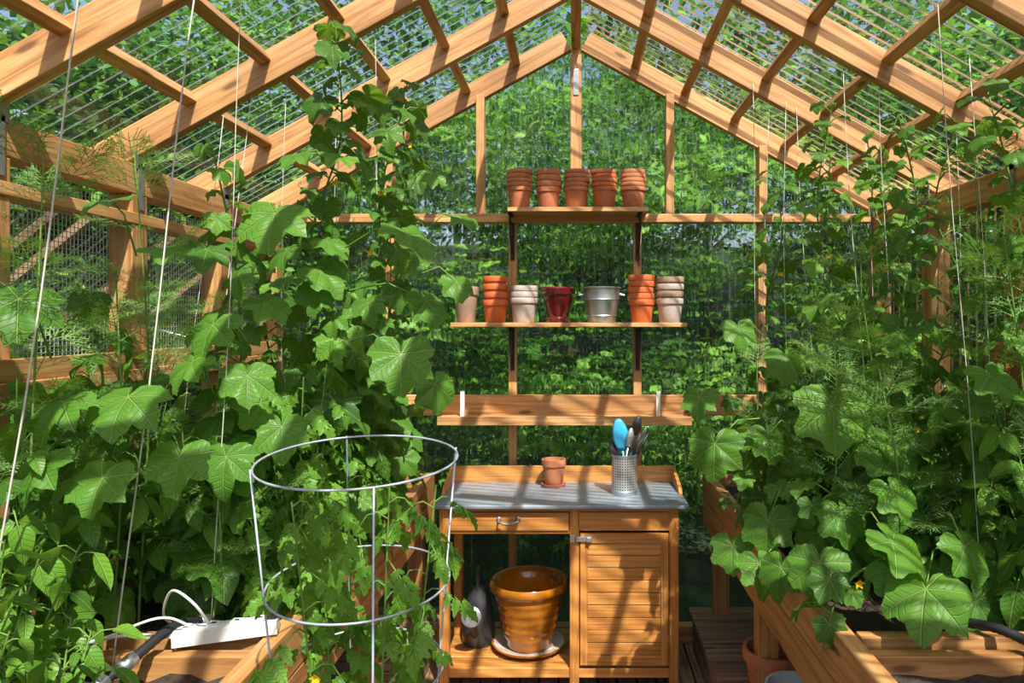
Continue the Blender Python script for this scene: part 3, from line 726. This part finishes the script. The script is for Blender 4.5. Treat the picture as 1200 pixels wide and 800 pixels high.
boxc(mb, cx0+.01, cx1-.01, yf+.010, yf+.02, zb, zt)
mb.obj('cabinet_door', 0.002, e)
mb = MB([M_WOODTAB])
boxc(mb, -.012, .0, yf+.045, yb-.03, .11, TZ-.03); boxc(mb, x1-.012, x1, yf+.045, yb-.045, .11, TZ-.03)
zz = .12
while zz < TZ-.13:
    boxc(mb, -.01, x1-lg, yb-.03, yb-.018, zz, zz+.085); zz += .09
mb.obj('cabinet_sides', 0.001, e)
mb = MB([M_GALV]); boxc(mb, .0, .075, yf-.016, yf-.006, zt-.035, zt-.012); boxc(mb, .052, .07, yf-.03, yf-.016, zt-.033, zt-.014); boxc(mb, -.028, -.005, yf-.01, yf, zt-.04, zt-.006)
mb.obj('latch', 0.001, e)
mb = MB([M_ZINC]); boxc(mb, -.668, .53, 3.385, yb, TZ-.018, TZ); mb.obj('zinc_top', 0.004, e)
mb = MB([M_WOODTAB]); boxc(mb, -.66, .52, yb-.0, yb+.018, TZ-.05, TZ+.085)
for xx in (-.668, .53-.018):
    V = [(xx, 3.60, TZ), (xx+.018, 3.60, TZ), (xx+.018, yb, TZ), (xx, yb, TZ), (xx, 3.64, TZ+.03), (xx+.018, 3.64, TZ+.03), (xx+.018, yb, TZ+.085), (xx, yb, TZ+.085)]
    Fc = [(0, 3, 2, 1), (4, 5, 6, 7), (0, 1, 5, 4), (1, 2, 6, 5), (2, 3, 7, 6), (3, 0, 4, 7)]
    mb.add(V, Fc, [[(0, 0), (.3, 0), (.3, .08), (0, .08)]]*6)
mb.obj('backboard', 0.002, e)

# ------------------------------------------------------------------ pots
def pot_profile(r, h, rimh=None, tap=.68):
    rh = rimh or h*.24
    return [(0, 0), (r*tap, 0), (r*tap+.002, .003), (r*.90, h-rh), (r*.985, h-rh+.001), (r, h-rh+.004), (r, h-.004), (r*.98, h), (r*.88, h), (r*.86, h-.006), (r*.84, h-rh), (r*(tap-.08), .012), (0, .012)]
def pot(name, x, y, z, r, h, mat, tap=.68):
    mb = MB([mat]); lathe(mb, pot_profile(r, h, None, tap), (x, y, z), 36); ob = mb.obj(name); autosmooth(ob); return ob
def stack(name, x, y, z, r, htot, k, mat, tap=.74):
    mb = MB(mat if isinstance(mat, list) else [mat]); nm = len(mb.mats); ph = r*1.75; step = (htot-ph)/max(1, k-1)
    for i in range(k):
        dx = random.uniform(-.003, .003)
        lathe(mb, pot_profile(r*random.uniform(.97, 1.02), ph, min(.03, step*.92 if k > 1 else .03), tap), (x+dx, y, z+i*step), 36, i % nm)
    ob = mb.obj(name); autosmooth(ob); return ob
YS = YB-.125
for i, x in enumerate((-.30, -.148, .004, .150, .303)): stack('terracotta_pot_stack', x, YS, 2.335, .067, .208, (5, 4, 5, 5, 5)[i], [M_TERRA] if i != 3 else [M_TERRA, M_TERRAB])
ZS = 1.737
pot('clay_pot', -.585, YS, ZS, .068, .19, M_PALETERRA)
stack('terracotta_pot_stack', -.427, YS, ZS, .068, .245, 4, M_TERRAB)
stack('whitewashed_pot_stack', -.277, YS, ZS, .075, .195, 3, M_PALE)
mb = MB([M_REDGLAZE]); lathe(mb, [(0, 0), (.062, 0), (.066, .02), (.056, .03), (.064, .06), (.078, .12), (.080, .145), (.09, .15), (.092, .18), (.087, .187), (.078, .183), (.07, .14), (.05, .05), (0, .045)], (-.095, YS, ZS), 40); autosmooth(mb.obj('glazed_red_pot'))
mb = MB([M_GALV])
lathe(mb, [(0, 0), (.070, 0), (.074, .004), (.074, .012), (.078, .035), (.081, .036), (.079, .04), (.092, .12), (.095, .122), (.093, .126), (.100, .178), (.104, .180), (.105, .186), (.102, .188), (.096, .18), (.072, .01), (0, .01)], (.136, YS, ZS), 40)
for s in (-1, 1):
    tube(mb, [(.136+s*.096, YS-.02, ZS+.15), (.136+s*.118, YS-.02, ZS+.145), (.136+s*.118, YS+.02, ZS+.145), (.136+s*.096, YS+.02, ZS+.15)], .004, 6)
autosmooth(mb.obj('galvanised_bucket'))
stack('terracotta_pot_stack', .346, YS, ZS, .070, .252, 5, M_TERRAB)
stack('whitewashed_pot_stack', .500, YS, ZS, .073, .242, 4, [M_PALE, M_PALETERRA])
mb = MB([M_TERRA]); lathe(mb, [(0, 0), (.055, 0), (.064, .018), (.060, .018), (.052, .006), (0, .006)], (-.116, 3.78, TZ)); lathe(mb, pot_profile(.064, .135, .034), (-.116, 3.78, TZ+.007), 36); autosmooth(mb.obj('terracotta_pot'))
ux, uy = .24, 3.62
e = bpy.data.objects.new('utensil_holder', None); scene.collection.objects.link(e)
mb = MB([M_PERF, M_GALV]); lathe(mb, [(.062, .02), (.062, .19), (.062, .191), (.058, .191), (.058, .01)], (ux, uy, TZ), 48, 0)
lathe(mb, [(0, 0), (.064, 0), (.064, .02), (.062, .022)], (ux, uy, TZ), 48, 1); lathe(mb, [(.062, .185), (.065, .188), (.065, .196), (.060, .198), (.058, .19)], (ux, uy, TZ), 48, 1)
autosmooth(mb.obj('perforated_cup', 0, e))
mb = MB([M_BLUE, M_RUBBER, M_GALV])
def paddle(mb, base, tip, w, th, L, mat, hm):
    base = Vector(base); tip = Vector(tip); d = (tip-base).normalized(); tube(mb, [base, tip-d*L*.9], .005, 8, hm)
    n = 9; side = d.cross(Vector((0, 1, 0))).normalized(); nn = d.cross(side).normalized(); V = []
    for i in range(n):
        t = i/(n-1); ww = w*(math.sin(math.pi*(t*.86+.1)))**.6
        c = tip-d*L*(1-t)+nn*.01*math.sin(t*3)
        for k in range(10):
            a = 2*math.pi*k/10; V.append(c+side*ww*math.cos(a)+nn*th*math.sin(a))
    Fc = [(i*10+k, i*10+(k+1) % 10, (i+1)*10+(k+1) % 10, (i+1)*10+k) for i in range(n-1) for k in range(10)]+[tuple(range(9, -1, -1)), tuple((n-1)*10+k for k in range(10))]
    mb.add(V, Fc, [[(0, 0)]*len(f) for f in Fc], mat, True)
paddle(mb, (ux+.02, uy, TZ+.02), (ux-.03, uy-.01, TZ+.375), .040, .006, .16, 0, 0)
paddle(mb, (ux-.02, uy+.01, TZ+.02), (ux+.075, uy, TZ+.39), .022, .006, .10, 1, 1)
paddle(mb, (ux-.02, uy-.02, TZ+.02), (ux+.035, uy-.02, TZ+.33), .020, .005, .10, 2, 2)
paddle(mb, (ux-.03, uy-.02, TZ+.02), (ux-.06, uy+.02, TZ+.26), .02, .005, .08, 1, 1)
for s in (-1, 0, 1): tube(mb, [(ux, uy, TZ+.1), (ux+.05, uy, TZ+.22), (ux+.085+s*.015, uy, TZ+.28), (ux+.115, uy, TZ+.335), (ux+.13, uy, TZ+.33)], .0025, 6, 2)
for s in (-1, 1): tube(mb, [(ux+.03, uy, TZ+.1), (ux+.07+s*.012, uy-.01, TZ+.24), (ux+.10+s*.02, uy-.01, TZ+.30)], .007, 8, 1)
mb.obj('garden_tools', 0, e)
px, py_ = -.235, 3.64; z0 = .11
mb = MB([M_AMBER, M_PALE]); lathe(mb, [(0, 0), (.13, 0), (.18, .025), (.186, .035), (.176, .035)], (px, py_, z0), 48, 0)
lathe(mb, [(.176, .035), (.172, .035), (.13, .015), (0, .015)], (px, py_, z0), 48, 1)
A = .90
prof = [(0, 0), (.108, 0)]
for i in range(1, 25):
    t = i/24; prof.append((.108+.070*t**.8+.0022*math.sin(t*math.pi*12), .31*t))
prof += [(.192, .315), (.199, .33), (.199, .352), (.190, .365), (.176, .358), (.165, .30), (.12, .06), (0, .05)]
lathe(mb, [(r, z*A) for r, z in prof], (px, py_, z0+.017), 56, 0)
autosmooth(mb.obj('glazed_amber_pot'), 60)
mb = MB([M_CANP, M_ROSE]); wx, wy = -.505, 3.70
lathe(mb, [(0, 0), (.078, 0), (.084, .01), (.080, .1), (.062, .22), (.045, .27), (.043, .30), (.040, .30), (.038, .26), (0, .25)], (wx+.01, wy, z0), 32)
tube(mb, [(wx, wy-.06, z0+.06), (wx, wy-.12, z0+.12), (wx, wy-.165, z0+.20)], [.02, .016, .013], 12)
lathe(mb, [(.012, 0), (.045, .03), (.048, .04)], (wx, wy-.165, z0+.20), 24, 0, (0, -1, .25)); lathe(mb, [(.048, .04), (.03, .05), (0, .054)], (wx, wy-.165, z0+.20), 24, 1, (0, -1, .25))
tube(mb, [(wx+.01, wy-.04, z0+.28), (wx+.01, wy-.06, z0+.35), (wx+.01, wy+.0, z0+.38), (wx+.01, wy+.08, z0+.34), (wx+.01, wy+.10, z0+.22), (wx+.01, wy+.08, z0+.12)], .009, 8)
autosmooth(mb.obj('watering_can'), 50)
for x in (-.60, .435):
    mb = MB([M_WHITE]); boxc(mb, x-.011, x+.011, YB-.15, YB-.147, 1.24, 1.375); mb.obj('plant_label')
pot('terracotta_pot', .80, 2.95, .22, .12, .2, M_TERRA)
mb = MB([M_WHITE]); lathe(mb, [(0, 0), (.09, 0), (.11, .2), (.115, .2), (.115, .21), (.105, .21), (.085, .01), (0, .01)], (.80, 2.62, .22)); autosmooth(mb.obj('white_bucket'))
mb = MB([M_WOOD]); boxc(mb, HW-.20, HW-.045, 2.35, 2.75, 1.50, 1.52); mb.obj('wall_shelf', .002)
for yy in (2.45, 2.63): stack('terracotta_pot_stack', HW-.12, yy, 1.52, .065, .15, 2, M_TERRA)

# ------------------------------------------------------------------ strings
def string(p, q, r=.0013):
    mb = MB([M_STRING]); p = Vector(p); q = Vector(q); pts = []
    for i in range(9):
        t = i/8; c = p.lerp(q, t); c += Vector((.006*math.sin(t*7+p.x*9), .006*math.cos(t*5+p.y*7), 0)); pts.append(c)
    tube(mb, pts, r, 6); mb.obj('support_string')
for i, (xt, yt, xb, yb_, zb_) in enumerate(((-.98, 1.5, -1.25, 1.5, .88), (-.98, 1.9, -1.12, 1.75, .88), (-.92, 2.02, -.98, 1.95, .9), (-1.2, 2.67, -1.15, 2.2, .9), (-.86, 2.67, -.86, 2.45, .9), (-.74, 2.67, -.80, 2.9, .9), (-1.08, 2.7, -1.15, 2.8, .9), (-1.3, 2.67, -1.3, 2.3, .9), (-.92, 3.32, -.9, 3.4, .9), (-1.1, 3.32, -1.1, 3.3, .9),
        (1.0, 2.02, 1.18, 2.1, .9), (.88, 3.32, .88, 3.45, .9), (1.0, 3.3, 1.02, 3.0, .9), (1.15, 3.32, 1.15, 3.5, .9), (1.28, 3.2, 1.3, 3.1, .9), (.98, 2.67, 1.05, 2.55, .9), (1.12, 2.67, 1.15, 2.6, .9), (1.4, 2.67, 1.4, 2.6, .9), (1.25, 2.3, 1.3, 2.2, .9), (.8, 3.3, .84, 3.3, .95), (.95, 3.3, .93, 3.2, .95))):
    string((xt, yt, zroof(xt)+.03), (xb, yb_, zb_), .0021 if i < 2 else .0013)

# ------------------------------------------------------------------ power strip, hose, cables
e = bpy.data.objects.new('power_strip', None); scene.collection.objects.link(e)
mb = MB([M_WHITE, M_BLACK]); board(mb, (-1.02, 1.84, .945), (-.78, 1.90, .955), .05, .035)
for i in range(4):
    t = (i+.6)/4.4; boxc(mb, -1.02+.24*t-.014, -1.02+.24*t+.014, 1.85+.05*t-.014, 1.85+.05*t+.014, .955+.01*t, .968+.01*t)
    boxc(mb, -1.02+.24*t-.006, -1.02+.24*t+.006, 1.85+.05*t-.004, 1.85+.05*t+.004, .968+.01*t, .969+.01*t, 1)
boxc(mb, -.81, -.78, 1.885, 1.915, .97, 1.01, 1)
mb.obj('housing', .004, e)
mb = MB([M_WHITE])
tube(mb, catmull([(-1.02, 1.84, .945), (-1.12, 1.82, .96), (-1.25, 1.78, .95), (-1.45, 1.72, .93), (-1.55, 1.7, .9)]), .004, 8)
tube(mb, catmull([(-.98, 1.85, .97), (-1.04, 1.8, 1.01), (-1.2, 1.76, .96), (-1.38, 1.7, .95), (-1.55, 1.62, .9)]), .0035, 8)
tube(mb, catmull([(-.94, 1.86, .97), (-.96, 1.82, 1.04), (-1.03, 1.85, 1.06), (-1.08, 1.9, .98), (-1.1, 2.0, .9)]), .0035, 8)
mb.obj('cable', 0, e)
def hose(pts, r=.012):
    mb = MB([M_RUBBER, M_GALV]); P = catmull(pts, 14); rr = [r*(1+.12*(i % 2)) for i in range(len(P))]; tube(mb, P, rr, 12)
    for k in (0, 28, len(P)//2):
        d = P[k+1]-P[k]; tube(mb, [P[k], P[k]+d/np.linalg.norm(d)*.04], r*1.45, 12, 1)
    mb.obj('garden_hose')
hose([(-1.0, 1.98, .93), (-1.03, 1.86, .965), (-1.06, 1.74, .94), (-1.10, 1.6, .90), (-1.05, 1.4, .89), (-1.15, 1.2, .89)])
hose([(1.02, 1.98, .93), (1.08, 1.86, .96), (1.14, 1.76, .94), (1.15, 1.6, .895), (1.3, 1.45, .885), (1.5, 1.5, .9)])

# ------------------------------------------------------------------ forest
def leaf_cloud(name, C, size, rnd, droop=.3):
    n = len(C); th = rng.uniform(0, 2*np.pi, n); ph = rng.normal(-droop, .45, n)
    D = np.stack([np.cos(th)*np.cos(ph), np.sin(th)*np.cos(ph), np.sin(ph)], 1)
    nh = np.stack([rng.normal(0, .5, n), rng.normal(-.6, .5, n), np.ones(n)], 1)
    X = np.cross(D, nh); X /= np.linalg.norm(X, axis=1)[:, None]+1e-9
    Z = np.cross(X, D); s = size[:, None]
    pts = [C, C+D*s*.28+X*s*.22+Z*s*.05, C+D*s*.6+X*s*.2+Z*s*.05, C+D*s, C+D*s*.6-X*s*.2+Z*s*.05, C+D*s*.28-X*s*.22+Z*s*.05]
    V = np.stack(pts, 1).reshape(-1, 3).astype(np.float32)
    me = bpy.data.meshes.new(name); me.vertices.add(6*n); me.vertices.foreach_set('co', V.ravel())
    me.loops.add(6*n); me.loops.foreach_set('vertex_index', np.arange(6*n, dtype=np.int32))
    me.polygons.add(n); me.polygons.foreach_set('loop_start', np.arange(0, 6*n, 6, dtype=np.int32))
    me.update(calc_edges=True)
    at = me.attributes.new('luv', 'FLOAT_VECTOR', 'POINT')
    A = np.zeros((6*n, 3), np.float32); A[:, 2] = np.repeat(np.clip(rnd, 0, 1), 6); at.data.foreach_set('vector', A.ravel())
    me.materials.append(M_FOREST); ob = bpy.data.objects.new(name, me); scene.collection.objects.link(ob); return ob
def clusters(n, per, xr, yr, zr, sig, ls, name, bb=(-.15, 1.05)):
    cx = rng.uniform(*xr, n); cy = rng.uniform(*yr, n); cz = rng.uniform(*zr, n); br = rng.uniform(*bb, n)
    C = np.stack([cx, cy, cz], 1)
    P = np.repeat(C, per, 0)+rng.normal(0, 1, (n*per, 3))*np.array([sig, sig, sig*.4])
    rn = np.repeat(br, per)+rng.normal(0, .15, n*per)
    k = (P[:, 2] > 0)
    ins = (np.abs(P[:, 0]) < 2.1) & (P[:, 1] < 4.35)
    k &= ~ins
    leaf_cloud(name, P[k], rng.uniform(*ls, n*per)[k], rn[k])
clusters(500, 90, (-4.5, 4.8), (4.9, 7.6), (.1, 4.4), .24, (.06, .13), 'forest_shrubs')
clusters(300, 90, (-6.5, -2.9), (.0, 5.2), (.1, 3.6), .26, (.06, .13), 'forest_shrubs', (-.1, .85))
clusters(300, 90, (2.9, 6.5), (.0, 5.2), (.1, 4.2), .26, (.06, .13), 'forest_shrubs', (-.1, .95))
def tree(x, y, h, R, n=1500, ls=(.14, .26)):
    e = bpy.data.objects.new('deciduous_tree', None); scene.collection.objects.link(e)
    mb = MB([M_BARK]); tube(mb, [(x, y, 0), (x+random.uniform(-.2, .2), y, h*.5), (x+random.uniform(-.3, .3), y+.1, h)], [.13, .10, .05], 10)
    for k in range(6):
        a = random.uniform(0, 6.28); z = h*random.uniform(.45, .85); tube(mb, [(x, y, z), (x+math.cos(a)*R*.4, y+math.sin(a)*R*.4, z+.4), (x+math.cos(a)*R*.8, y+math.sin(a)*R*.8, z+.6)], [.045, .03, .012], 6)
    mb.obj('trunk', 0, e)
    k = 30; d = rng.normal(0, 1, (k, 3)); d /= np.linalg.norm(d, axis=1)[:, None]; C = np.array([x, y, h])+d*np.array([R, R, h*.38])*rng.uniform(.45, 1, (k, 1))
    P = np.repeat(C, n//k, 0); P = P+rng.normal(0, 1, P.shape)*np.array([R*.26, R*.26, R*.14])
    br = np.repeat(rng.uniform(-.1, .7, k), n//k)+rng.normal(0, .13, len(P))
    ok = (P[:, 2] > .3) & ~((np.abs(P[:, 0]) < 2.3) & (P[:, 1] < 4.6)); P = P[ok]; br = br[ok]
    ob = leaf_cloud('crown', P, rng.uniform(*ls, len(P)), br); ob.parent = e
for (x, y, h, R) in ((-6.5, 9.5, 4.0, 2.2), (-3.2, 9.0, 3.4, 1.9), (0, 9.6, 3.6, 2.0), (3.2, 9.0, 3.6, 1.9), (6.4, 9.5, 4.0, 2.2), (-1.6, 11.5, 5.2, 2.2), (2.2, 11.5, 5.2, 2.2), (-5, 12, 5.4, 2.3), (5.5, 12, 5.6, 2.3),
                     (-7.2, 5.6, 4.1, 2.1), (-7.0, 2.6, 3.7, 2.0), (-9.5, 8, 5.8, 2.5), (-9.8, 4.2, 6.0, 2.5), (7.2, 5.6, 4.4, 2.1), (7.2, 2.6, 4.2, 2.0), (9.5, 8, 6.0, 2.5), (9.8, 4.2, 6.2, 2.5), (-4.2, 6.6, 3.0, 1.3), (4.4, 6.4, 3.5, 1.4), (-8, 14, 6.6, 2.7), (0.5, 14.5, 6.5, 2.6), (8.5, 14, 6.8, 2.7)):
    tree(x, y, h, R, 2600)

# ------------------------------------------------------------------ light
w = bpy.data.worlds.new('sky'); scene.world = w; w.use_nodes = True; nt = w.node_tree
bg = nt.nodes['Background']; sk = nt.nodes.new('ShaderNodeTexSky')
sk.sky_type = 'NISHITA'; sk.sun_disc = False; sk.sun_elevation = math.radians(55); sk.sun_rotation = math.radians(160); sk.air_density = 1.0; sk.dust_density = 3.0; sk.ozone_density = 1.0
nt.links.new(sk.outputs[0], bg.inputs[0]); bg.inputs[1].default_value = 0.20
sd = bpy.data.lights.new('sun', 'SUN'); sd.energy = 8.0; sd.angle = math.radians(0.6); sd.color = (1, .95, .86)
so = bpy.data.objects.new('sun', sd); scene.collection.objects.link(so)
so.rotation_euler = Vector((-.22, .54, -.82)).to_track_quat('-Z', 'Y').to_euler(); so.location = (1, -3, 8)

cam = bpy.data.cameras.new('camera'); co = bpy.data.objects.new('camera', cam); scene.collection.objects.link(co)
co.location = (0, 0, CAMZ); co.rotation_euler = (math.pi/2, 0, 0); cam.sensor_width = 36; cam.lens = 36*F/1200
cam.shift_x = -75/1200; cam.shift_y = -25/1200; cam.clip_start = .05
scene.camera = co
scene.view_settings.view_transform = 'Standard'
scene.view_settings.look = 'None'
scene.view_settings.exposure = 0.12
